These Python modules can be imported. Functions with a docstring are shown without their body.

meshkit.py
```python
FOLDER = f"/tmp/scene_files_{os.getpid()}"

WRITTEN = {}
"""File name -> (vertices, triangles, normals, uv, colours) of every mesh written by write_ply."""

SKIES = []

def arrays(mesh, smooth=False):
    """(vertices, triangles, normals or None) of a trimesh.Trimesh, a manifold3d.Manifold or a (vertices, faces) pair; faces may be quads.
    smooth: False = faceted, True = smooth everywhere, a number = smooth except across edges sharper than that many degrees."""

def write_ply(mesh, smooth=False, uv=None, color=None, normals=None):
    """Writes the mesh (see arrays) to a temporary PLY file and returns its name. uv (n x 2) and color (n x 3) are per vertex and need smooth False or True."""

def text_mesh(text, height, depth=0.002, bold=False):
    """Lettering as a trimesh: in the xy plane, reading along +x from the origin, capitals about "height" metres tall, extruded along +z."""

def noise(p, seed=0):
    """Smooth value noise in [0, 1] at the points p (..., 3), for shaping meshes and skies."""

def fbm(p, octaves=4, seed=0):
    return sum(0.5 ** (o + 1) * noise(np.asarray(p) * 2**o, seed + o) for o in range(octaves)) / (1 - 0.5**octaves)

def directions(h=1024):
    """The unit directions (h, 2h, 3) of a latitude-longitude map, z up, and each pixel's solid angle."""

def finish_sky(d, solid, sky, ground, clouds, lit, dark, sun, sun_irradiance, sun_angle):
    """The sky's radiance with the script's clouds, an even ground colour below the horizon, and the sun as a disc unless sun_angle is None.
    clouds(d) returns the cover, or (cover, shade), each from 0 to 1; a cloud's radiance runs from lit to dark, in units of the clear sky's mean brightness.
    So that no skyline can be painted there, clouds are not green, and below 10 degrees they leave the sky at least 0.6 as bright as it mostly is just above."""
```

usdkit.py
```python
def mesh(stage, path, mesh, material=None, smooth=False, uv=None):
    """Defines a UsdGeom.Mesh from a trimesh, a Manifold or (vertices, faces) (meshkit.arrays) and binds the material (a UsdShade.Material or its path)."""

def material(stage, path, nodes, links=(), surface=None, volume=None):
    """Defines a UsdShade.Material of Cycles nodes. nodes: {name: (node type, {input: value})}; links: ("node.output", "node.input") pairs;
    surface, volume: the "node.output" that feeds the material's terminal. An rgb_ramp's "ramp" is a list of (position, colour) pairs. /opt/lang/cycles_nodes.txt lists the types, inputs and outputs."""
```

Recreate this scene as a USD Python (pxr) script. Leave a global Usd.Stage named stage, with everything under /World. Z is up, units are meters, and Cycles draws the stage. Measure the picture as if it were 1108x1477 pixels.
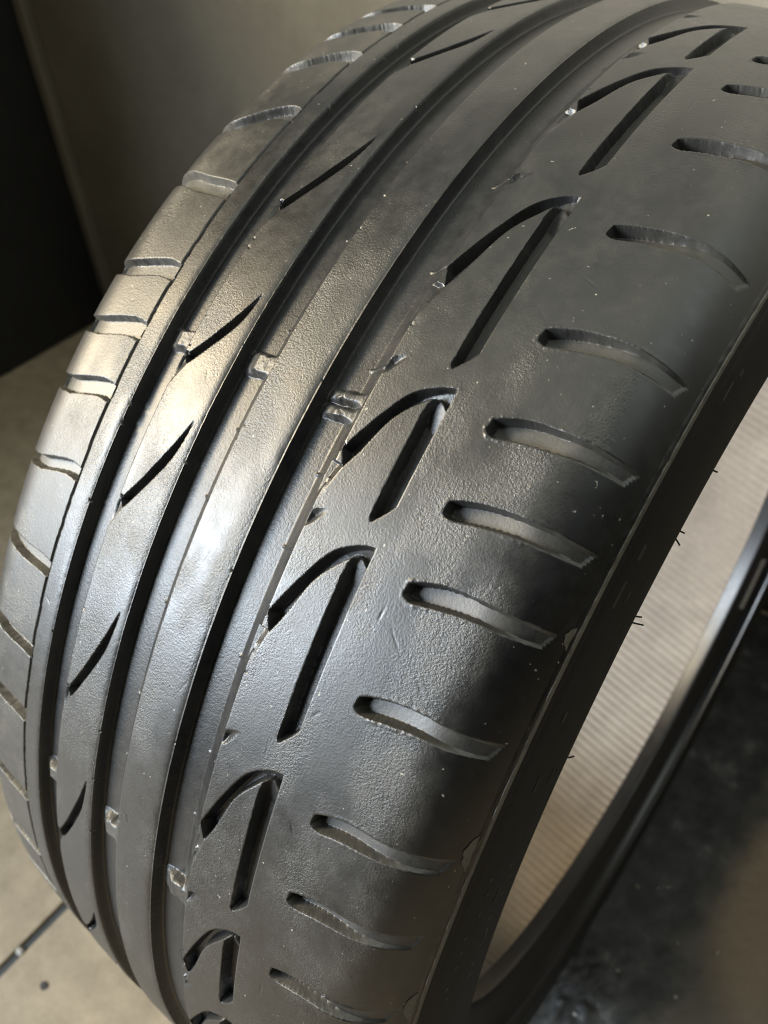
import math
import numpy as np
import trimesh
import usdkit
from meshkit import noise, fbm
from pxr import Gf, Sdf, Usd, UsdGeom, UsdLux, UsdShade, Vt

stage = Usd.Stage.CreateInMemory()
UsdGeom.SetStageUpAxis(stage, UsdGeom.Tokens.z)
UsdGeom.SetStageMetersPerUnit(stage, 1.0)
UsdGeom.Xform.Define(stage, '/World')
UsdGeom.Scope.Define(stage, '/World/Looks')
rng = np.random.default_rng(7)

# ------------------------------------------------------------------ camera
TC = math.radians(141.0)                     # where on the tyre's circle the floor touches
SC, CC = math.sin(TC), math.cos(TC)
CAM = np.array([0.15750, -0.34047, 0.74045])
RIGHT, DOWN, FWD = (np.array(v) for v in ([0.7915, 0.6096, -0.0440], [0.4038, -0.5756, -0.7111], [-0.4588, 0.5451, -0.7017]))
FWD = FWD / np.linalg.norm(FWD)
RIGHT = RIGHT - FWD * (RIGHT @ FWD); RIGHT /= np.linalg.norm(RIGHT)
UP = np.cross(RIGHT, FWD)
cam = UsdGeom.Camera.Define(stage, '/World/camera')
cam.AddTransformOp().Set(Gf.Matrix4d(*[*map(float, RIGHT), 0, *map(float, UP), 0, *map(float, -FWD), 0, *map(float, CAM), 1]))
cam.CreateHorizontalApertureAttr(36.0); cam.CreateVerticalApertureAttr(48.0)
cam.CreateFocalLengthAttr(40.352)
cam.CreateFStopAttr(17.0); cam.CreateFocusDistanceAttr(0.268)
cam.CreateClippingRangeAttr(Gf.Vec2f(0.01, 50))
cam.CreateExposureAttr(1.1)


# ------------------------------------------------------------------ lamps of the workshop, plus an added fill (all out of frame)
def rect(name, at, to, w, h, inten, color):
    l = UsdLux.RectLight.Define(stage, '/World/' + name)
    at, to = np.array(at, float), np.array(to, float)
    z = at - to; z /= np.linalg.norm(z)
    x = np.cross([0, 0, 1.0], z)
    x = np.array([1.0, 0, 0]) if np.linalg.norm(x) < 1e-6 else x / np.linalg.norm(x)
    y = np.cross(z, x)
    l.AddTransformOp().Set(Gf.Matrix4d(*[*map(float, x), 0, *map(float, y), 0, *map(float, z), 0, *map(float, at), 1]))
    l.CreateWidthAttr(w); l.CreateHeightAttr(h); l.CreateIntensityAttr(inten); l.CreateColorAttr(Gf.Vec3f(*color))
    l.CreateNormalizeAttr(False)
    return l


AIM = (0, -0.2, 0.55)
rect('warm_lamp', (-1.48, -0.92, 1.46), AIM, 0.40, 0.40, 50.0, (1.0, 0.82, 0.54))
rect('cool_lamp', (-1.49, -1.93, 1.27), AIM, 1.0, 0.6, 29.0, (0.80, 0.90, 1.0))
rect('ceiling_lamp', (-0.1, -0.2, 2.7), (-0.1, -0.2, 0), 2.0, 2.0, 0.50, (0.95, 1.0, 0.86))
rect('added_back_fill', (1.7, 0.9, 2.5), (0.1, -0.1, 0.5), 2.6, 2.0, 0.70, (0.92, 1.0, 0.94))  # added fill light, lifts the dark right shoulder


# ------------------------------------------------------------------ materials
def ramp(*stops):
    return [(p, c) for p, c in stops]


def mat_rubber(name, dark, dusty, r0, r1, grain, bump, worn=False, spec=1.0):
    nodes = {
        "tc": ("texture_coordinate", {}),
        "big": ("noise_texture", {"scale": 22.0, "detail": 4.0, "roughness": 0.6}),
        "mid": ("noise_texture", {"scale": 190.0, "detail": 4.0, "roughness": 0.65}),
        "gr": ("noise_texture", {"scale": grain, "detail": 2.0, "roughness": 0.6}),
        "gf": ("noise_texture", {"scale": grain * 2.6, "detail": 2.0, "roughness": 0.6}),
        "sum": ("mix", {"mix_type": "mix", "fac": 0.35}),
        "cmix": ("mix", {"mix_type": "mix", "fac": 0.45}),
        "cr": ("rgb_ramp", {"ramp": ramp((0.36, dark), (0.62, dusty))}),
        "rr": ("map_range", {"from_min": 0.3, "from_max": 0.7, "to_min": r0, "to_max": r1, "clamp": True}),
        "bp": ("bump", {"strength": bump, "distance": 0.0006}),
        "p": ("principled_bsdf", {"specular_ior_level": spec}),
    }
    links = [("tc.object", f"{k}.vector") for k in ("big", "mid", "gr", "gf")]
    links += [("big.fac", "cmix.color1"), ("mid.fac", "cmix.color2"), ("cmix.color", "cr.fac"), ("cr.color", "p.base_color"),
              ("cmix.color", "rr.value"), ("rr.result", "p.roughness"), ("gr.fac", "sum.color1"), ("gf.fac", "sum.color2"),
              ("sum.color", "bp.height"), ("bp.normal", "p.normal")]
    if worn:
        nodes["sp"] = ("noise_texture", {"scale": 620.0, "detail": 1.0, "roughness": 0.5})
        nodes["sm"] = ("map_range", {"from_min": 0.765, "from_max": 0.80, "to_min": 0.0, "to_max": 0.8, "clamp": True})
        nodes["sc"] = ("mix", {"mix_type": "mix", "color2": (0.36, 0.335, 0.28)})
        links += [("tc.object", "sp.vector"), ("sp.fac", "sm.value"), ("sm.result", "sc.fac"), ("wc.color", "sc.color1"), ("sc.color", "p.base_color")]
        nodes["at"] = ("attribute", {"attribute": "wear"})
        nodes["ws"] = ("math", {"math_type": "multiply", "value2": bump})
        nodes["wc"] = ("mix", {"mix_type": "mix", "color1": tuple(0.55 * np.array(dark))})
        links = [l for l in links if l[1] != "p.base_color" or l[0] == "sc.color"]
        links += [("at.fac", "ws.value1"), ("ws.value", "bp.strength"), ("at.fac", "wc.fac"), ("cr.color", "wc.color2")]
    return usdkit.material(stage, f'/World/Looks/{name}', nodes, links, surface="p.BSDF")


M_TOP = mat_rubber('worn_rubber', (0.007, 0.007, 0.007), (0.036, 0.034, 0.029), 0.34, 0.52, 1300.0, 0.58, worn=True)
M_GROOVE = mat_rubber('smooth_rubber', (0.007, 0.008, 0.009), (0.028, 0.027, 0.026), 0.36, 0.48, 900.0, 0.3, spec=0.6)
M_BLOCK = mat_rubber('dusty_rubber', (0.016, 0.015, 0.013), (0.066, 0.060, 0.045), 0.42, 0.56, 1100.0, 0.6, worn=True)
M_GAP = mat_rubber('dusty_gap_rubber', (0.022, 0.021, 0.018), (0.095, 0.089, 0.074), 0.42, 0.56, 900.0, 0.25)
M_BAR = mat_rubber('bar_rubber', (0.014, 0.014, 0.014), (0.06, 0.058, 0.054), 0.38, 0.52, 700.0, 0.4, spec=0.7)
M_SLOT = mat_rubber('slot_rubber', (0.012, 0.012, 0.011), (0.045, 0.042, 0.036), 0.42, 0.58, 900.0, 0.15)
M_SIDE = mat_rubber('sidewall_rubber', (0.005, 0.005, 0.005), (0.010, 0.010, 0.010), 0.5, 0.62, 500.0, 0.3, spec=0.35)
M_BEAD = mat_rubber('bead_rubber', (0.004, 0.004, 0.005), (0.010, 0.010, 0.012), 0.34, 0.44, 300.0, 0.15, spec=0.7)
M_TRIM = mat_rubber('torn_rubber', (0.06, 0.055, 0.046), (0.15, 0.135, 0.11), 0.4, 0.6, 900.0, 0.4)


def mat_plain(name, c0, c1, scale, rough, bump=0.1, dist=0.001, detail=5.0, stops=(0.35, 0.68), grain=None, spec=0.5):
    nodes = {
        "tc": ("texture_coordinate", {}),
        "n": ("noise_texture", {"scale": scale, "detail": detail, "roughness": 0.6}),
        "g": ("noise_texture", {"scale": grain or scale * 9, "detail": 3.0, "roughness": 0.6}),
        "mx": ("mix", {"mix_type": "mix", "fac": 0.3}),
        "cr": ("rgb_ramp", {"ramp": ramp((stops[0], c0), (stops[1], c1))}),
        "bp": ("bump", {"strength": bump, "distance": dist}),
        "p": ("principled_bsdf", {"roughness": rough, "specular_ior_level": spec}),
    }
    links = [("tc.object", "n.vector"), ("tc.object", "g.vector"), ("n.fac", "mx.color1"), ("g.fac", "mx.color2"), ("mx.color", "cr.fac"),
             ("cr.color", "p.base_color"), ("g.fac", "bp.height"), ("bp.normal", "p.normal")]
    return usdkit.material(stage, f'/World/Looks/{name}', nodes, links, surface="p.BSDF")


M_LINER = mat_plain('liner', (0.24, 0.208, 0.176), (0.36, 0.318, 0.272), 26.0, 0.6, 0.1)
M_TILE = mat_plain('tile', (0.27, 0.215, 0.145), (0.43, 0.345, 0.238), 45.0, 0.5, 0.15, 0.0006)
M_GROUT = mat_plain('grout', (0.030, 0.033, 0.034), (0.06, 0.064, 0.064), 60.0, 0.8, 0.4)
M_PANEL = mat_plain('panel', (0.145, 0.130, 0.098), (0.20, 0.180, 0.136), 9.0, 0.55, 0.05)
M_BLACK = mat_plain('black_board', (0.006, 0.006, 0.006), (0.012, 0.012, 0.012), 14.0, 0.6, 0.05)
M_WHITE = mat_plain('white_wall', (0.74, 0.70, 0.62), (0.82, 0.78, 0.70), 3.0, 0.7, 0.05)
M_MAT = usdkit.material(stage, '/World/Looks/mat', {
    "tc": ("texture_coordinate", {}), "xyz": ("separate_xyz", {}),
    "n": ("noise_texture", {"scale": 38.0, "detail": 5.0, "roughness": 0.62}), "e": ("noise_texture", {"scale": 20.0, "detail": 4.0, "roughness": 0.6}),
    "g": ("noise_texture", {"scale": 420.0, "detail": 4.0, "roughness": 0.65}),
    "cr": ("rgb_ramp", {"ramp": ramp((0.38, (0.018, 0.018, 0.018)), (0.58, (0.045, 0.044, 0.042)), (0.75, (0.16, 0.158, 0.15)))}),
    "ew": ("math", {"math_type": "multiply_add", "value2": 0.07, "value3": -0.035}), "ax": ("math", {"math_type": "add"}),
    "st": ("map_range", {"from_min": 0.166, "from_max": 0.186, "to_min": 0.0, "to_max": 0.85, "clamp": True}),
    "mx": ("mix", {"mix_type": "mix", "color2": (0.105, 0.086, 0.064)}),  # brown patch paints the light falling through the tyre hole
    "bp": ("bump", {"strength": 0.6, "distance": 0.0012}), "p": ("principled_bsdf", {"roughness": 0.55})},
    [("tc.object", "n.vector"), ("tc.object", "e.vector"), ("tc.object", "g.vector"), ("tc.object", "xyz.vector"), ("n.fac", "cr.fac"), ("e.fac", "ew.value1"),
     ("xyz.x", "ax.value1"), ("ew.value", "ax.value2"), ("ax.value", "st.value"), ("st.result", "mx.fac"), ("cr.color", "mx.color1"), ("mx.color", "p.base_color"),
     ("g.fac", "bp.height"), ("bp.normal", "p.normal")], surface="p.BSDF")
M_GRIT = mat_plain('grit', (0.30, 0.28, 0.25), (0.5, 0.46, 0.40), 200.0, 0.6, 0.3)
M_SPOT = mat_plain('spot', (0.03, 0.027, 0.024), (0.06, 0.05, 0.045), 200.0, 0.7, 0.2)


# ------------------------------------------------------------------ helpers
def put(path, v, f, m, normals=None, wear=None):
    me = UsdGeom.Mesh.Define(stage, path)
    v = np.asarray(v, np.float32); f = np.asarray(f, np.int32)
    me.CreatePointsAttr(Vt.Vec3fArray.FromNumpy(np.ascontiguousarray(v)))
    me.CreateFaceVertexCountsAttr(Vt.IntArray.FromNumpy(np.full(len(f), f.shape[1], np.int32)))
    me.CreateFaceVertexIndicesAttr(Vt.IntArray.FromNumpy(np.ascontiguousarray(f.ravel())))
    me.CreateSubdivisionSchemeAttr('none')
    if normals is not None:
        me.CreateNormalsAttr(Vt.Vec3fArray.FromNumpy(np.ascontiguousarray(normals, dtype=np.float32)))
        me.SetNormalsInterpolation('vertex')
    if wear is not None:
        UsdGeom.PrimvarsAPI(me).CreatePrimvar('wear', Sdf.ValueTypeNames.FloatArray, 'vertex').Set(Vt.FloatArray.FromNumpy(np.ascontiguousarray(wear, dtype=np.float32)))
    UsdShade.MaterialBindingAPI.Apply(me.GetPrim()).Bind(m)
    return me.GetPrim()


counts = {}


def numbered(parent, name):
    k = counts.get((parent, name), 0); counts[(parent, name)] = k + 1
    return f'{parent}/{name}' + (f'_{k:03d}' if k else '')


def tag(prim, label=None, cat=None, group=None, kind=None):
    for k, x in (('label', label), ('category', cat), ('group', group), ('kind', kind)):
        if x:
            prim.SetCustomDataByKey(k, x)
    return prim


def obj(parent, name, mesh, m, smooth=35):
    return usdkit.mesh(stage, numbered(parent, name), mesh, m, smooth=smooth).GetPrim()


def box(x0, x1, y0, y1, z0, z1, bev=0.0):
    b = trimesh.creation.box([x1 - x0, y1 - y0, z1 - z0])
    b.apply_translation([(x0 + x1) / 2, (y0 + y1) / 2, (z0 + z1) / 2])
    if bev:
        import manifold3d as m3
        e = [x1 - x0 - 2 * bev, y1 - y0 - 2 * bev, z1 - z0 - 2 * bev]
        pts = [(sx * e[0] / 2 + (x0 + x1) / 2 + dx * bev, sy * e[1] / 2 + (y0 + y1) / 2 + dy * bev, sz * e[2] / 2 + (z0 + z1) / 2 + dz * bev)
               for sx in (-1, 1) for sy in (-1, 1) for sz in (-1, 1) for dx, dy, dz in ((sx, 0, 0), (0, sy, 0), (0, 0, sz))]
        return trimesh.convex.convex_hull(np.array(pts))
    return b


# ------------------------------------------------------------------ the tyre's surface in (u, s): u = mm along the tread, s = mm across
R = 0.320


def crown(s):                                # radius (m) at s (mm)
    s = np.asarray(s, float) * 1e-3
    a = np.abs(s)
    s0 = np.where(s > 0, 0.078, 0.097)
    return R - 0.529 * s * s - np.where(a > s0, 0.0173 * (np.maximum(a - s0, 0) / 0.0262) ** 2.6, 0)


def world(u, s, r):                          # u mm, s mm, r m -> xyz
    th = np.asarray(u, float) * 1e-3 / R
    y = -np.sin(TC - th) * r
    z = R - np.cos(th - TC) * r
    return np.stack(np.broadcast_arrays(np.asarray(s, float) * 1e-3, y, z), -1)


G1, G2, G3 = (-67.2, -53.9), (-31.9, -16.3), (3.2, 20.7)
SIPE = -77.2
CORN = [-236.5, -188, -111, -37.2, 15, 91.6, 160, 212]
ARCL = [33, 36, 40, 31, 34, 36, 38, 34]
SLOTEND = [-193.3, -119, -42, 9.0, 83.2, 152, 204, 268]
NOTCH = [-212, -158, -75.5, -12, 42.5, 118.6, 191.0, 265]
NOTCHL = [34, 32, 39, 30, 36, 41, 41, 35]
RSLOT = [-242, -209.3, -183.9, -147.9, -105.8, -65.2, -34.3, -7.8, 18.2, 54.8, 95.8, 126.5, 161.5, 197, 236, 270]
LSLOT = [(-245, 6.5), (-211.4, 7), (-187, 7), (-160, 7.4), (-120.5, 6.6), (-79.5, 7), (-42.2, 6.4), (-17.4, 6.7), (7.7, 6.2), (40.6, 4.5), (78.3, 5.6), (114, 5.0), (144.1, 5.6), (189.6, 5.5), (228.7, 5.5), (262, 5.5)]
VENT = [-185, -148, -110, -72, -34, 3.2, 28.0, 67.0, 104.0, 130.5, 168, 205]
# the rest of the circle repeats the mean pitches
FULL = 2 * math.pi * R * 1000
u0 = 275.0
while u0 + 70 < FULL - 262:
    CORN.append(u0 + 5); ARCL.append(36); SLOTEND.append(u0 + 5 + 50); NOTCH.append(u0 + 40); NOTCHL.append(36)
    RSLOT += [u0 + 30, u0 + 63]; LSLOT += [(u0 + 20, 6), (u0 + 53, 6)]
    u0 += 66.0
WIN = (-330.0, 330.0)


def segdist(px, py, poly):
    d = np.full(px.shape, 1e9)
    n = len(poly)
    inside = np.zeros(px.shape, bool)
    for i in range(n):
        (ax, ay), (bx, by) = poly[i], poly[(i + 1) % n]
        ex, ey = bx - ax, by - ay
        t = np.clip(((px - ax) * ex + (py - ay) * ey) / (ex * ex + ey * ey + 1e-12), 0, 1)
        d = np.minimum(d, np.hypot(px - ax - t * ex, py - ay - t * ey))
        if ay != by:
            c = (ay > py) != (by > py)
            inside ^= c & (px < (bx - ax) * (py - ay) / (by - ay) + ax)
    return np.where(inside, -d, d)


def curve(pts, n=6):                         # Catmull-Rom through the points
    p = np.array([pts[0], *pts, pts[-1]], float)
    out = []
    for i in range(1, len(p) - 2):
        for t in np.linspace(0, 1, n, endpoint=False):
            a, b, c, d = p[i - 1], p[i], p[i + 1], p[i + 2]
            out.append(0.5 * (2 * b + (c - a) * t + (2 * a - 5 * b + 4 * c - d) * t * t + (3 * b - 3 * c + d - a) * t ** 3))
    out.append(p[-2])
    return [tuple(x) for x in out]


POLY = []                                    # (kind, index, polygon, depth, wall width)
for k, (c, L) in enumerate(zip(CORN, ARCL)):
    f = L / 33.0
    up = curve([(c - .2, 45.6), (c + 1.6, 40.2), (c + 7.0 * f, 33.0), (c + 18.5 * f, 26.7), (c + 32.0 * f, 20.9)])
    lo = curve([(c + 37.5 * f, 23.8), (c + 30.2 * f, 26.9), (c + 17.0 * f, 31.2), (c + 8.6 * f, 37.0), (c + 5.2, 41.2), (c + 8, 45.6)])
    POLY.append(('curved_notch', k, up + lo, 4.6, 1.0))
    e = SLOTEND[k]
    POLY.append(('tread_slot', k, curve([(c + 1.5, 44.6), (c + 3.6, 41.6), (c + 8.0, 39.3), (c + 16, 39.1)], 4) + [(e - 1.5, 39.4), (e, 40.2), (e - 4.2, 43.6), (e - 7.6, 45.7), (c + 1.2, 45.7)], 4.4, 1.1))
    POLY.append(('nick', k, [(c - .8, 20.3), (c - 2.6, 22.4), (c - 4.2, 26.6), (c - 1.2, 25.0), (c + 2.4, 22.6), (c + 4.6, 20.3)], 1.8, 1.6))
for k, (c, L) in enumerate(zip(NOTCH, NOTCHL)):
    f = L / 34.0
    up = curve([(c - .4, -52.9), (c - 9 * f, -47.4), (c - 16.5 * f, -43.5), (c - 25 * f, -39.4), (c - 34.5 * f, -35.8)])
    lo = curve([(c - 34 * f, -35.4), (c - 25 * f, -36.6), (c - 18 * f, -38.8), (c - 9 * f, -43.6), (c + 1.2, -50.0), (c + 0.8, -52.0)])
    POLY.append(('notch', k, up + lo, 4.2, 0.9))
for k, c in enumerate(RSLOT):
    j = rng.uniform(-.4, .4, 4)
    top = curve([(c + 1.2, 59.4), (c - .4 + j[0] * .4, 62.5), (c - 2.6 + j[0], 70), (c - 3.7 + j[1], 80), (c - 4.0, 91), (c - 4.2, 100.2)])
    bot = curve([(c + 1.5, 98.2), (c + 1.9 + j[2], 90), (c + 2.7 + j[3], 80), (c + 4.2, 70), (c + 6.0, 62.0), (c + 5.0, 59.0)])
    POLY.append(('shoulder_slot', k, top + bot, 4.3, 1.0))
for k, (c, w) in enumerate(LSLOT):
    sk = 4.5 if c > -60 else -1.0
    if c < -100:
        sk = 11.0
    if 20 < c < 60:
        sk = 4.5
    if c > 60:
        sk = -1.0
    n = curve([(c, SIPE - .2), (c - .5, -84), (c + sk * .35, -93), (c + sk, -104), (c + sk * 1.1, -119)])
    lo = [(a + w + .9 - (0.6 if b < -100 else 0), b) for a, b in n][::-1]
    POLY.append(('block_gap', k, n + lo, 3.6, 0.8))


_g = np.random.default_rng(19)
BARS = [(-18.4, 0, 4.2, 1.0), (163.9, 0, 4.2, 1.0), (-21.5, 1, 4.2, 1.1), (163.5, 1, 4.6, 1.0), (-23.2, 2, 2.4, 1.0), (-17.6, 2, 2.6, 1.2), (164.5, 2, 4.6, 1.0)]
SCRATCH = [(_g.uniform(-260, 250), _g.uniform(-75, 90), _g.uniform(2, 9), _g.normal(.25, .5), _g.uniform(.06, .2)) for _ in range(110)]
# small bites out of the rib edges
SCRATCH += [(_g.uniform(-240, 240), e + _g.uniform(-.6, .6), _g.uniform(1.2, 2.6), _g.uniform(.6, 1.6), _g.uniform(.5, 1.1)) for e in (-67.2, -53.9, -31.9, -16.3, 3.2, 20.7) for _ in range(7)]


def field(U, S):
    """Depth (mm) below the crown, the signed distance to the nearest cut and the owner of each point."""
    n1 = noise(np.stack([U / 1.6, S / 1.6, 0 * U], -1), 3) - .5
    n2 = noise(np.stack([U / 0.8, S / 0.8, 0 * U + 5], -1), 4) - .5
    n4 = noise(np.stack([U / 14., S / 14., 0 * U + 9], -1), 5) - .5
    jag = .55 * n1 + .35 * n2
    depth = np.zeros_like(U); sd = np.full_like(U, 50.0); wall = np.full_like(U, 99.0)
    own = np.full(U.shape, -1, np.int32)
    # round worn shoulders of the rib edges that face right
    for e in (G1[0], G2[0], G3[0]):
        x = e - S
        depth = np.maximum(depth, np.where(x > -.1, (0.95 + .5 * n4 + .25 * n1) * np.exp(-np.maximum(x, 0) / 1.25), 0))
    for gi, (a, b) in enumerate((G1, G2, G3)):
        left = S - (a + jag * .10)
        right = b - S
        d = np.minimum(left, right)
        full = 5.0
        Dl = full * np.clip(left / 1.5, 0, 1) ** 0.75
        ch = (4.4, 5.2, 6.4)[gi]
        x = np.clip(right / ch, 0, 1)
        Dr = 0.45 * np.clip(right / .25, 0, 1) + (full - .45) * (x * x * (3 - 2 * x) * .55 + x * .45)
        D = np.where(d > 0, np.minimum(Dl, Dr), 0)
        for v in VENT:                       # fine mould lines across the right half of the groove
            lean = (right - 4) * (.25 if gi == 2 else -.1)
            wv = np.abs(U - v - lean - (0, -.6, 0)[gi] - .7 * n1)
            D = D - np.where((d > 0) & (right > .3) & (right < ch * 1.1), np.minimum(.55 * np.clip(1 - wv / .5, 0, 1), D * .8), 0)
        depth = np.maximum(depth, D)
        sd = np.minimum(sd, -d)
        own = np.where(d > 0, 100000 + gi, own)
    for bi, (bu, gi, ln, h0) in enumerate(BARS):  # low bridges that show the wear limit
        a, b = (G1, G2, G3)[gi]
        e = np.abs(U - bu + .9 * n1 + (S - b) * .12) - ln
        x = (S - (a + 1.2)) / (b - a)
        top = h0 + .10 * n2 + .16 * n1 + 1.2 * n4 + 9.0 * np.clip(.42 - x, 0, 1)
        on = (e < 0) & (S > a + 1.2) & (S < b - .15)
        nd = np.where(on, np.minimum(depth, top + (depth - top) * np.clip(1 + e / 1.6, 0, 1) ** 1.5), depth)
        own = np.where(on & (nd < depth - .15), 200000 + bi, own)
        depth = nd
    # thin sipe between the narrow rib and the shoulder blocks
    w = np.abs(S - SIPE - .5 * (noise(np.stack([U / 9, 0 * U, 0 * U], -1), 8) - .5) - .25 * n1)
    depth = np.maximum(depth, 1.7 * np.clip((0.62 - w) / .4, 0, 1))
    for (cu, cs, ln, an, dp) in SCRATCH:     # shallow scuffs and cuts in the worn faces
        a, b = np.searchsorted(U[:, 0], (cu - ln, cu + ln)); c, d_ = np.searchsorted(S[0], (cs - ln, cs + ln))
        if b <= a or d_ <= c:
            continue
        q = (slice(a, b), slice(c, d_))
        du, dv = U[q] - cu, S[q] - cs
        al, ac = du * math.cos(an) + dv * math.sin(an), -du * math.sin(an) + dv * math.cos(an) + .004 * du * du
        depth[q] += dp * np.clip(1 - np.abs(ac) / .38, 0, 1) * np.clip(1.3 - np.abs(al) / ln * 2.6, 0, 1) * (own[q] < 0)
    for i, (kind, k, poly, dep, ww) in enumerate(POLY):
        p = np.array(poly)
        x0, x1, y0, y1 = p[:, 0].min() - 4, p[:, 0].max() + 4, p[:, 1].min() - 4, p[:, 1].max() + 4
        a, b = np.searchsorted(U[:, 0], (x0, x1)); c, d_ = np.searchsorted(S[0], (y0, y1))
        if b <= a or d_ <= c:
            continue
        sl = (slice(a, b), slice(c, d_))
        u, s = U[sl], S[sl]
        d = segdist(u, s, poly)
        if kind in ('shoulder_slot', 'block_gap'):
            d = d + jag[sl] * (.10 if kind == 'shoulder_slot' else .3)
        elif kind == 'tread_slot':
            d = d + jag[sl] * .3 * (s < 42)
        t = np.clip(-d / ww, 0, 1)
        D = dep * t
        if kind == 'shoulder_slot':
            D = D * (1 - .82 * (lambda x: x * x * (3 - 2 * x))(np.clip((s - 66) / 34, 0, 1))) * np.clip(.55 + (s - 58.8) / 1.6, 0, 1)
            bead = np.clip(1 - np.abs(d - .55) / .8, 0, 1) * (n2[sl] + .5) ** 1.5 * np.clip((94 - s) / 6, 0, 1) * np.clip(n1[sl] + .9, .3, 1)
            depth[sl] = np.where(d > 0, depth[sl] - .42 * bead * np.clip(3.2 * n4[sl] + .45, 0, 1), depth[sl])       # abraded beads along the rim
        elif kind == 'tread_slot':
            c0 = CORN[k]
            D = D * np.clip(.18 + (u - c0 - (s - 39) * .55) / 15, .18, 1)
        elif kind == 'curved_notch':
            D = D * np.clip(.25 + (u - CORN[k]) / 9, .25, 1)
        elif kind == 'nick':
            D = dep * np.clip(-d / ww, 0, 1) * np.clip((26.6 - s) / 5.5, 0, 1)
        elif kind == 'notch':
            D = D * np.clip(.3 + (u - NOTCH[k] + NOTCHL[k]) / 10, .3, 1)
        elif kind == 'block_gap':
            D = D * np.clip((SIPE - s) / 1.2, 0.1, 1)
        bigger = (d < 0) & (own[sl] < 100000)
        depth[sl] = np.where(d < 0, np.maximum(depth[sl], D), depth[sl])
        own[sl] = np.where(bigger, i, own[sl])
        wall[sl] = np.where((d < sd[sl]) & (d < 2), ww, wall[sl])
        sd[sl] = np.minimum(sd[sl], d)
        # bevelled facets where the notches run out into the grooves
        if kind == 'curved_notch':
            f = ARCL[k] / 33.0; c0 = CORN[k]
            A, B = (c0 + 37.5 * f, 23.8), (c0 + 52.0 * f, 20.4)
            nx, ny = (B[1] - A[1]), -(B[0] - A[0]); L = math.hypot(nx, ny); nx /= L; ny /= L
            a, b = np.searchsorted(U[:, 0], (A[0] - 6, B[0])); c, d_ = np.searchsorted(S[0], (16.5, 25.0))
            q = (slice(a, b), slice(c, d_))
            h = ((U[q] - A[0]) * nx + (S[q] - A[1]) * ny)
            fac = np.where((h > 0) & (S[q] >= G3[1] - 4), np.minimum(h * .75, 1.8), 0) * (U[q] > A[0] - .5)
            depth[q] = np.maximum(depth[q], fac)
        if kind == 'notch':
            c0 = NOTCH[k]
            A, B = (c0 + 1.0, -50.0), (c0 + 10.5, -53.6)
            nx, ny = (B[1] - A[1]), -(B[0] - A[0]); L = math.hypot(nx, ny); nx /= L; ny /= L
            a, b = np.searchsorted(U[:, 0], (A[0] - 3, B[0])); c, d_ = np.searchsorted(S[0], (-57.0, -49.0))
            q = (slice(a, b), slice(c, d_))
            h = ((U[q] - A[0]) * nx + (S[q] - A[1]) * ny)
            depth[q] = np.maximum(depth[q], np.where((h > 0) & (S[q] >= -57), np.minimum(h * .5, 1.1), 0))
    return depth, sd, own, n1, n2, wall


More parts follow.
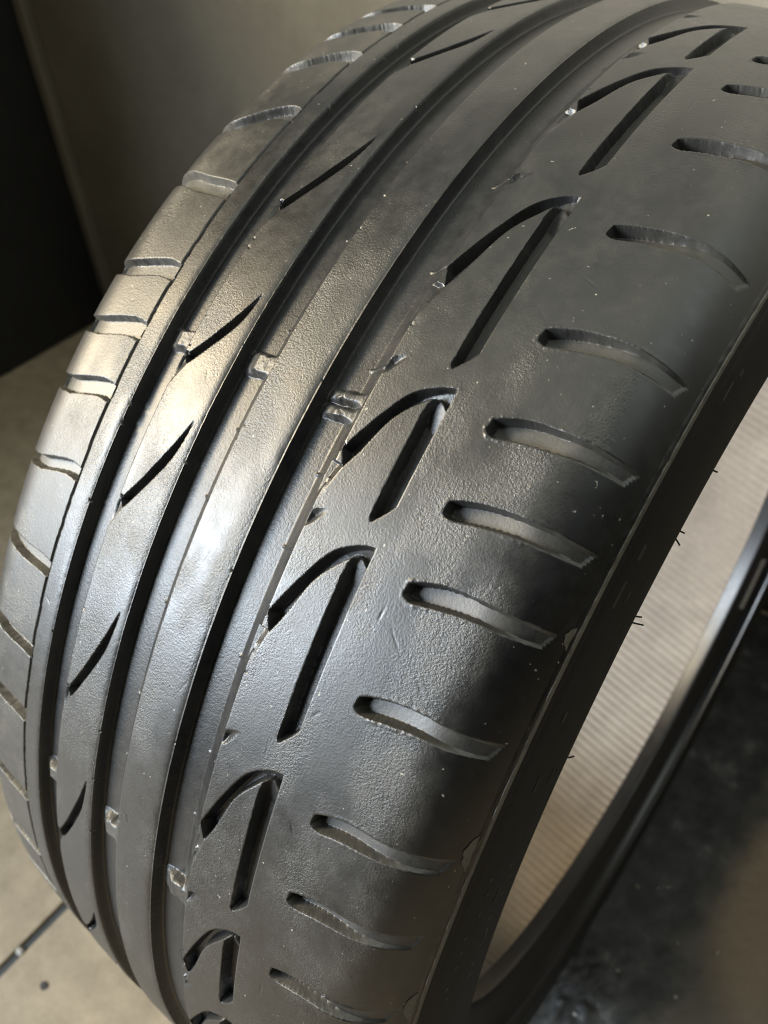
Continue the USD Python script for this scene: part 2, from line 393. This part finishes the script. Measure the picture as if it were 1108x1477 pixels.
def tread(us, ss, hi):
    U, S = np.meshgrid(us, ss, indexing='ij')
    depth, sd, own, n1, n2, wall = field(U, S)
    if hi:                                   # pull the grid onto the cut edges
        gu, gs = np.gradient(sd, us, ss)
        g = np.hypot(gu, gs) + 1e-6
        near = (np.abs(sd) < .30) & (g > .5)
        foot = (np.abs(sd + wall) < .30) & (g > .5) & ~near
        mv = (np.where(near, sd, 0) + np.where(foot, sd + wall, 0)) / g
        depth = np.where(foot, depth / np.clip(-sd / wall, .45, 1), depth)
        U2, S2 = U - mv * gu / g, S - mv * gs / g
        depth = np.where(near & (depth < 1.2), np.minimum(depth, .25), depth)
    else:
        U2, S2 = U, S
    worn = np.clip((92.5 - S + 3 * (fbm(np.stack([U / 7, S / 7, 0 * U], -1), 3, 2) - .5)) / 5, 0, 1) * np.clip((S + 108) / 6, 0, 1)
    streak = noise(np.stack([U / 9, S / .9, 0 * U + 2], -1), 15) - .5
    patch = np.clip(2.6 * (fbm(np.stack([U / 26, S / 15, 0 * U + 3], -1), 4, 27) - .5) + .62, .36, 1.15)
    worn = worn * patch
    micro = (.024 * n1 + .024 * n2 + .022 * streak) * worn * (depth < .6)
    wave = .16 * (fbm(np.stack([U / 22, S / 18, 0 * U], -1), 3, 11) - .5)
    r = crown(S2) - (depth + wave * (depth < 1) - micro) * 1e-3
    # moulded lip where the shoulder ends on the right, ragged
    lip = np.clip(1 - np.abs(S - 103.4) / .55, 0, 1) * (.5 + .8 * noise(np.stack([U / 3, 0 * U, 0 * U], -1), 21))
    r = r + lip * .7e-3
    P = world(U2, S2, r)
    a = np.arange(len(us) * len(ss)).reshape(len(us), len(ss))
    quads = np.stack([a[:-1, :-1], a[1:, :-1], a[1:, 1:], a[:-1, 1:]], -1)
    V = P.reshape(-1, 3)
    q = quads.reshape(-1, 4)
    fn = np.cross(V[q[:, 2]] - V[q[:, 0]], V[q[:, 3]] - V[q[:, 1]])
    N = np.zeros_like(V)
    for c in range(4):
        for k in range(3):
            N[:, k] += np.bincount(q[:, c], fn[:, k], len(V))
    N /= np.linalg.norm(N, axis=1, keepdims=True) + 1e-20
    co = own[:-1, :-1]
    for o in (own[1:, :-1], own[:-1, 1:], own[1:, 1:]):
        co = np.maximum(co, o)
    Um, Sm = (us[:-1] + us[1:]) / 2, (ss[:-1] + ss[1:]) / 2
    return V, N, quads, co, Um, Sm, worn.reshape(-1)


TYRE = '/World/tyre'
UsdGeom.Xform.Define(stage, TYRE)
tag(stage.GetPrimAtPath(TYRE), 'large black worn low profile car tyre standing upright on the floor', 'tyre')


def sub(path, V, N, q, m, wear=None):
    ids, inv = np.unique(q, return_inverse=True)
    return put(path, V[ids], inv.reshape(-1, 4), m, N[ids], None if wear is None else wear[ids])


def build_tread(us, ss, hi):
    V, N, quads, co, Um, Sm, wear = tread(us, ss, hi)
    SS = np.broadcast_to(Sm[None], co.shape); UU = np.broadcast_to(Um[:, None], co.shape)
    bands = [('rib', SIPE, G1[0]), ('rib', G1[1], G2[0]), ('rib', G2[1], G3[0]), ('rib', G3[1], 52.0), ('shoulder', 52.0, 200)]
    labels = [None if not hi else x for x in ('narrow rib beside the row of shoulder blocks', 'rib with slanting notches', 'plain unbroken centre rib', 'wide rib with curved notches and long slots', 'wide smooth shoulder with short cross slots')]
    home = {}
    for (name, a, b), lab in zip(bands, labels):
        sel = (SS > a) & (SS <= b) & (co < 0)
        if name == 'rib' and hi is None:
            pass
        path = numbered(TYRE, name)
        p = sub(path, V, N, quads[sel], M_TOP, wear)
        if lab:
            tag(p, lab)
        home[(a, b)] = path
    for gi in range(3):
        sel = co == 100000 + gi
        sub(numbered(TYRE, 'groove'), V, N, quads[sel], M_GROOVE)
    for bi in np.unique(co[co >= 200000]):
        sub(numbered(TYRE, 'wear_bar'), V, N, quads[co == bi], M_BAR)
    ribpath = [home[(b[1], b[2])] for b in bands]
    where = {'curved_notch': 3, 'tread_slot': 3, 'nick': 3, 'notch': 1, 'shoulder_slot': 4}
    for i in np.unique(co):
        if 0 <= i < 100000:
            kind, k = POLY[i][:2]
            sel = co == i
            parent = TYRE if kind == 'block_gap' else ribpath[where[kind]]
            sub(numbered(parent, kind), V, N, quads[sel], M_GAP if kind == 'block_gap' else M_SLOT if kind == 'shoulder_slot' else M_GROOVE)
    # shoulder blocks on the left, one each
    lo = sorted(c for c, w in LSLOT if Um[0] - 20 < c < Um[-1] + 20)
    edges = [-1e9] + lo + [1e9]
    for a, b in zip(edges[:-1], edges[1:]):
        sel = (SS <= SIPE) & (co < 0) & (UU > a + 2) & (UU <= b + 2)
        if sel.sum() > 20:
            sub(numbered(TYRE, 'shoulder_block'), V, N, quads[sel], M_BLOCK, wear)


ss = np.concatenate([np.arange(-123, -98, .8), np.arange(-98, -78, .5), np.arange(-78, 60, .36), np.arange(60, 104.2, .42)])
build_tread(np.arange(WIN[0], WIN[1] + .1, .36), ss, True)
step = (FULL - (WIN[1] - WIN[0])) / 520
build_tread(np.linspace(WIN[1] + .15, FULL + WIN[0], 521), np.concatenate([np.arange(-123, 104.2, 2.2), [ss[-1]]]), False)


# ------------------------------------------------------------------ sidewalls, beads and inner liner
def smooth_profile(pts, n=8):
    return np.array(curve(pts, n))


def lathe(path, prof, m, nt=720, rib=None, label=None, flip=False):
    th = np.linspace(0, 2 * math.pi, nt, endpoint=False)
    s, r = prof[:, 0], prof[:, 1]
    U = (th * R * 1000)[:, None] + 0 * s[None]
    S = s[None] * 1000 + 0 * U
    rr = r[None] + 0 * U
    if rib is not None:
        rr = rr + rib(U, S, rr)
    P = world(U, S, rr)
    n, k = len(th), len(s)
    a = np.arange(n * k).reshape(n, k)
    b = np.roll(a, -1, 0)
    q = np.stack([a[:, :-1], b[:, :-1], b[:, 1:], a[:, 1:]], -1).reshape(-1, 4)
    if flip:
        q = q[:, ::-1]
    V = P.reshape(-1, 3)
    fn = np.cross(V[q[:, 2]] - V[q[:, 0]], V[q[:, 3]] - V[q[:, 1]])
    N = np.zeros_like(V)
    for c in range(4):
        for x in range(3):
            N[:, x] += np.bincount(q[:, c], fn[:, x], len(V))
    N /= np.linalg.norm(N, axis=1, keepdims=True) + 1e-20
    return tag(put(path, V, q, m, N), label)


se = float(ss[-1])
side = smooth_profile([(se * 1e-3, float(crown(se))), (.1052, .2945), (.1050, .2935), (.1064, .290), (.1084, .281), (.1091, .271), (.1086, .260), (.1076, .2515), (.1068, .2480)])
lathe(numbered(TYRE, 'sidewall'), side, M_SIDE, 900, lambda U, S, r: 0)
bead = smooth_profile([(.1068, .2480), (.1055, .2464), (.1030, .2466), (.0985, .2440), (.0950, .2385), (.0928, .2340), (.0908, .2312), (.0886, .2304), (.0808, .2324), (.0790, .2332), (.0790, .2352)])
lathe(numbered(TYRE, 'bead'), bead, M_BEAD, 720)
lside = smooth_profile([(-.1226, float(crown(-122.6))), (-.1250, .285), (-.1240, .268), (-.117, .254), (-.112, .2475)])
lathe(numbered(TYRE, 'sidewall'), lside, M_SIDE, 400, flip=True)
lathe(numbered(TYRE, 'bead'), smooth_profile([(-.112, .2475), (-.100, .244), (-.093, .2345), (-.0900, .2328), (-.0805, .2308), (-.0798, .2314), (-.0800, .2330)]), M_BEAD, 400, flip=True)
PITCH = 2 * math.pi * R * 1000 / 268


def ribs(U, S, r):
    ph = (U + .22 * (S - 0)) / PITCH
    w = np.abs((ph % 1) - .5) * 2
    return .0013 * np.clip((w - .15) / .25, 0, 1) * (np.abs(S) < 97)


lin = smooth_profile([(.0790, .2352), (.0850, .2410), (.0930, .2520), (.0960, .2680), (.0930, .2860), (.0830, .2990), (.0660, .3050), (.030, .3085), (0, .3095), (-.030, .3085), (-.066, .3050), (-.083, .2990), (-.095, .2860), (-.100, .2680), (-.096, .2520), (-.088, .2400), (-.0800, .2330)], 5)
lathe(numbered(TYRE, 'inner_liner'), lin, M_LINER, 268 * 9, ribs, 'pale beige inner liner with fine cross ribs')

# thin rubbed lip on the right shoulder edge; pale colour also paints its highlight
def lipnoise(U, S, r):
    return .00055 * (noise(np.stack([U / 2.2, 0 * U, 0 * U], -1), 31) + .8 * noise(np.stack([U / 9.0, 0 * U, 0 * U], -1), 32) - .9) * (np.abs(S - 104.0) < .4)


lipp = np.array([(.10345, float(crown(103.45)) - .0004), (.1038, float(crown(103.8)) + .0005), (.1042, float(crown(104.2)) + .0007), (.10455, float(crown(104.2)) - .0004), (.1043, .2950)])
lathe(numbered(TYRE, 'shoulder_lip'), lipp, M_TRIM, 2600, lipnoise, 'thin pale rubbed lip along the shoulder edge, its highlight painted in')

# ragged flaps of flash along the right shoulder lip
def flap(u, ln, wd, seed):
    g = np.random.default_rng(seed)
    n = 14
    t = np.linspace(0, 1, n)
    base_u = u + (t - .5) * ln
    base = world(base_u, 103.6 + 0 * t, crown(103.6) + .0002 + 0 * t)
    prof = np.sin(np.pi * t) ** .8 * (1 - .5 * t) * (.88 + .16 * g.random(n))
    tip = world(base_u + ln * .25 * t, 103.6 - prof * wd, crown(103.6 - prof * wd) + (.0002 + prof * .0003))
    V = np.vstack([base, tip, base - [0, 0, 4e-4], tip - [0, 0, 4e-4]])
    i = np.arange(n - 1)
    F = np.vstack([np.stack([i, i + 1, n + i + 1, n + i], 1), np.stack([2 * n + i + 1, 2 * n + i, 3 * n + i, 3 * n + i + 1], 1), np.stack([n + i, n + i + 1, 3 * n + i + 1, 3 * n + i], 1)])
    put(numbered(TYRE, 'rubber_flap'), V, F, M_TRIM if seed > 12 else M_TOP)


for u, ln, wd, sd_ in ((13, 7, 2.6, 13), (88, 13, 3.2, 13), (156, 14, 3.4, 14)):
    flap(u, ln, wd, sd_)


# thin moulding hairs on the right sidewall
def hair(u, s, r, du, out, inward):
    a = world(u, s, r); b = world(u + du * .5, s + out * .55, r - inward * .5e-3); c = world(u + du, s + out, r - inward * 1e-3)
    pts = np.array([a, b, c]); parts = []
    for p, q in zip(pts[:-1], pts[1:]):
        parts.append(trimesh.creation.cylinder(.0003, segment=[p, q], sections=8))
    obj(TYRE, 'rubber_hair', trimesh.util.concatenate(parts), M_SIDE, True)


for a in ((1.5, 107.4, .2505, -1.0, 2.2, 6.5), (-1.5, 107.5, .2500, -.8, 1.0, 3.0), (-38, 107.4, .2500, .6, 1.2, 3.6), (-42, 107.4, .2500, -.5, 1.0, 2.0), (-66, 108.4, .262, -2, 1.6, 4.0), (66, 107.4, .2498, -1, 1.2, 2.0)):
    hair(*a)

# worn raised strokes low on the right sidewall
for u, r0, r1, w in ((104, .286, .272, 1.3), (112, .284, .268, 1.1), (113.5, .276, .275, 8), (121, .284, .268, 1.1), (131, .287, .272, 1.2), (139, .286, .270, 1.2), (140.5, .271, .2695, 7), (147, .286, .270, 1.2), (158, .287, .271, 1.3), (166, .285, .270, 1.2)):
    pts = []
    for uu in (u, u + w):
        for rr in (r0, r1):
            sv = float(np.interp(rr, side[::-1, 1], side[::-1, 0])) * 1000
            pts += [world(uu, sv - .4, rr), world(uu + .1, sv + .2, rr)]
    obj(TYRE, 'embossed_mark', trimesh.convex.convex_hull(np.array(pts)), M_GROOVE, False)

gs = np.random.default_rng(5)
for k in range(14):
    u, r1, w, hgt = gs.uniform(-95, 100), gs.uniform(.257, .288), gs.uniform(2, 11), gs.uniform(.0005, .0016)
    pts = []
    for uu in (u, u + w):
        for rr in (r1, r1 + hgt):
            sv = float(np.interp(rr, side[::-1, 1], side[::-1, 0])) * 1000
            pts += [world(uu, sv - .4, rr), world(uu + .1, sv + .16, rr)]
    obj(TYRE, 'embossed_mark', trimesh.convex.convex_hull(np.array(pts)), M_GROOVE, False)

# a pale raised dash on the far bead
dash = []
for uu in np.linspace(1058, 1103, 14):
    pass
V = []
du = np.linspace(0, 1, 16)
ud = 1000 * R * (math.radians(197) + (du - .5) * math.radians(11))
for ring, (s_, r_) in enumerate([(.0950, .2388), (.0956, .2372), (.0978, .2402), (.0972, .2425)]):
    V.append(world(ud, s_ * 1000 + 0 * ud, r_ + 0 * ud))
V = np.vstack(V); n = len(du); i = np.arange(n - 1)
F = np.vstack([np.stack([((k) % 4) * n + i, ((k) % 4) * n + i + 1, ((k + 1) % 4) * n + i + 1, ((k + 1) % 4) * n + i], 1) for k in range(4)])
put(numbered(TYRE, 'bead_mark'), V, F, M_LINER)

# ------------------------------------------------------------------ the floor and what stands behind
fl = UsdGeom.Xform.Define(stage, '/World/floor').GetPrim()
tag(fl, 'tiled floor of large beige tiles with dark joints', kind='structure')
xs = [-2.6585, -1.8585, -1.0585, -0.2585, 0.5415, 1.3415]
ys = [-2.07, -1.27, -0.47, 0.33, 1.13, 1.93]
for i in range(5):
    for j in range(5):
        obj('/World/floor', 'tile', box(xs[i] + .0035, xs[i + 1] - .0035, ys[j] + .0035, ys[j + 1] - .0035, -.012, 0, .0012), M_TILE, False)
obj('/World/floor', 'grout', box(xs[0], xs[-1], ys[0], ys[-1], -.03, -.0025), M_GROUT, False)

# dark gritty mat under the right side of the tyre
nx, ny = 300, 350
gx, gy = np.meshgrid(np.linspace(.086, .62, nx), np.linspace(-.42, .345, ny), indexing='ij')
lump = np.exp(-(((gx - .120) / .030) ** 2 + ((gy + .115) / .045) ** 2))
h = .003 + .0010 * (fbm(np.stack([gx / .006, gy / .006, 0 * gx], -1), 3, 3) - .5) + lump * .022 * np.abs(fbm(np.stack([gx / .012, gy / .012, 0 * gx], -1), 5, 9) - .5)
edge = np.minimum(np.minimum(gx - .086, .62 - gx), np.minimum(gy + .42, 0.345 - gy))
h = np.where(edge < 1e-6, .0004, h)
a = np.arange(nx * ny).reshape(nx, ny)
q = np.stack([a[:-1, :-1], a[1:, :-1], a[1:, 1:], a[:-1, 1:]], -1).reshape(-1, 4)
V = np.stack([gx, gy, h], -1).reshape(-1, 3)
fn = np.cross(V[q[:, 2]] - V[q[:, 0]], V[q[:, 3]] - V[q[:, 1]]); N = np.zeros_like(V)
for c in range(4):
    for x in range(3):
        N[:, x] += np.bincount(q[:, c], fn[:, x], len(V))
N /= np.linalg.norm(N, axis=1, keepdims=True)
tag(put('/World/floor_mat', V, q, M_MAT, N), 'dark dirty floor mat with a painted brown patch of light, right of the tyre foot', 'floor mat')

# grit lying on the mat
parts = []
for k in range(16):
    x, y = .115 + .11 * rng.random(), -.22 + .30 * rng.random()
    b = trimesh.creation.icosphere(1, .0010 + .0016 * rng.random() ** 2)
    b.vertices *= rng.uniform(.6, 1.3, 3); b.vertices += rng.normal(0, .0002, b.vertices.shape)
    b.apply_translation([x, y, .0042]); parts.append(b)
tag(obj('/World', 'grit', trimesh.util.concatenate(parts), M_GRIT), 'small pale bits of grit scattered on the dark floor mat', 'grit', kind='stuff')

# speck of dark dirt on the left tile
d = trimesh.creation.icosphere(2, 1.0); d.vertices *= [.0034, .0032, .0006]; d.vertices += rng.normal(0, .00025, d.vertices.shape) * [1, 1, .2]
d.apply_translation([-.2205, -.349, .0004])
tag(obj('/World', 'dirt_speck', d, M_SPOT), 'small round dark dirt speck on the beige tile at lower left', 'dirt')
d = trimesh.creation.icosphere(2, 1.0); d.vertices *= [.0042, .003, .0022]; d.apply_translation([-.2585, -.345, -.001])
tag(obj('/World', 'pale_crumb', d, M_GRIT), 'small pale crumb lying in the dark tile joint at lower left', 'crumb')

# low panel behind the tyre, black cabinet at its left, white wall beyond
pn = UsdGeom.Xform.Define(stage, '/World/low_partition').GetPrim()
tag(pn, 'low grey beige partition panel standing close behind the tyre', 'partition')
obj('/World/low_partition', 'panel', box(-.952, 1.30, .3485, .375, .002, .530, .002), M_PANEL, False)
obj('/World/low_partition', 'edge_strip', box(-.972, -.953, .335, .375, .002, .532, .002), M_PANEL, False)
cb = UsdGeom.Xform.Define(stage, '/World/black_cabinet').GetPrim()
tag(cb, 'tall matt black cabinet standing at the left end of the partition', 'cabinet')
obj('/World/black_cabinet', 'side_panel', box(-.992, -.974, -.92, .62, .002, .98, .002), M_BLACK, False)
obj('/World/black_cabinet', 'body', box(-1.55, -.993, -.91, .61, .002, .978, .002), M_BLACK, False)
wl = tag(obj('/World', 'white_wall', box(-3.0, 2.2, 1.25, 1.35, 0.001, 2.6), M_WHITE, False), 'bright white wall far behind the low partition', 'wall')
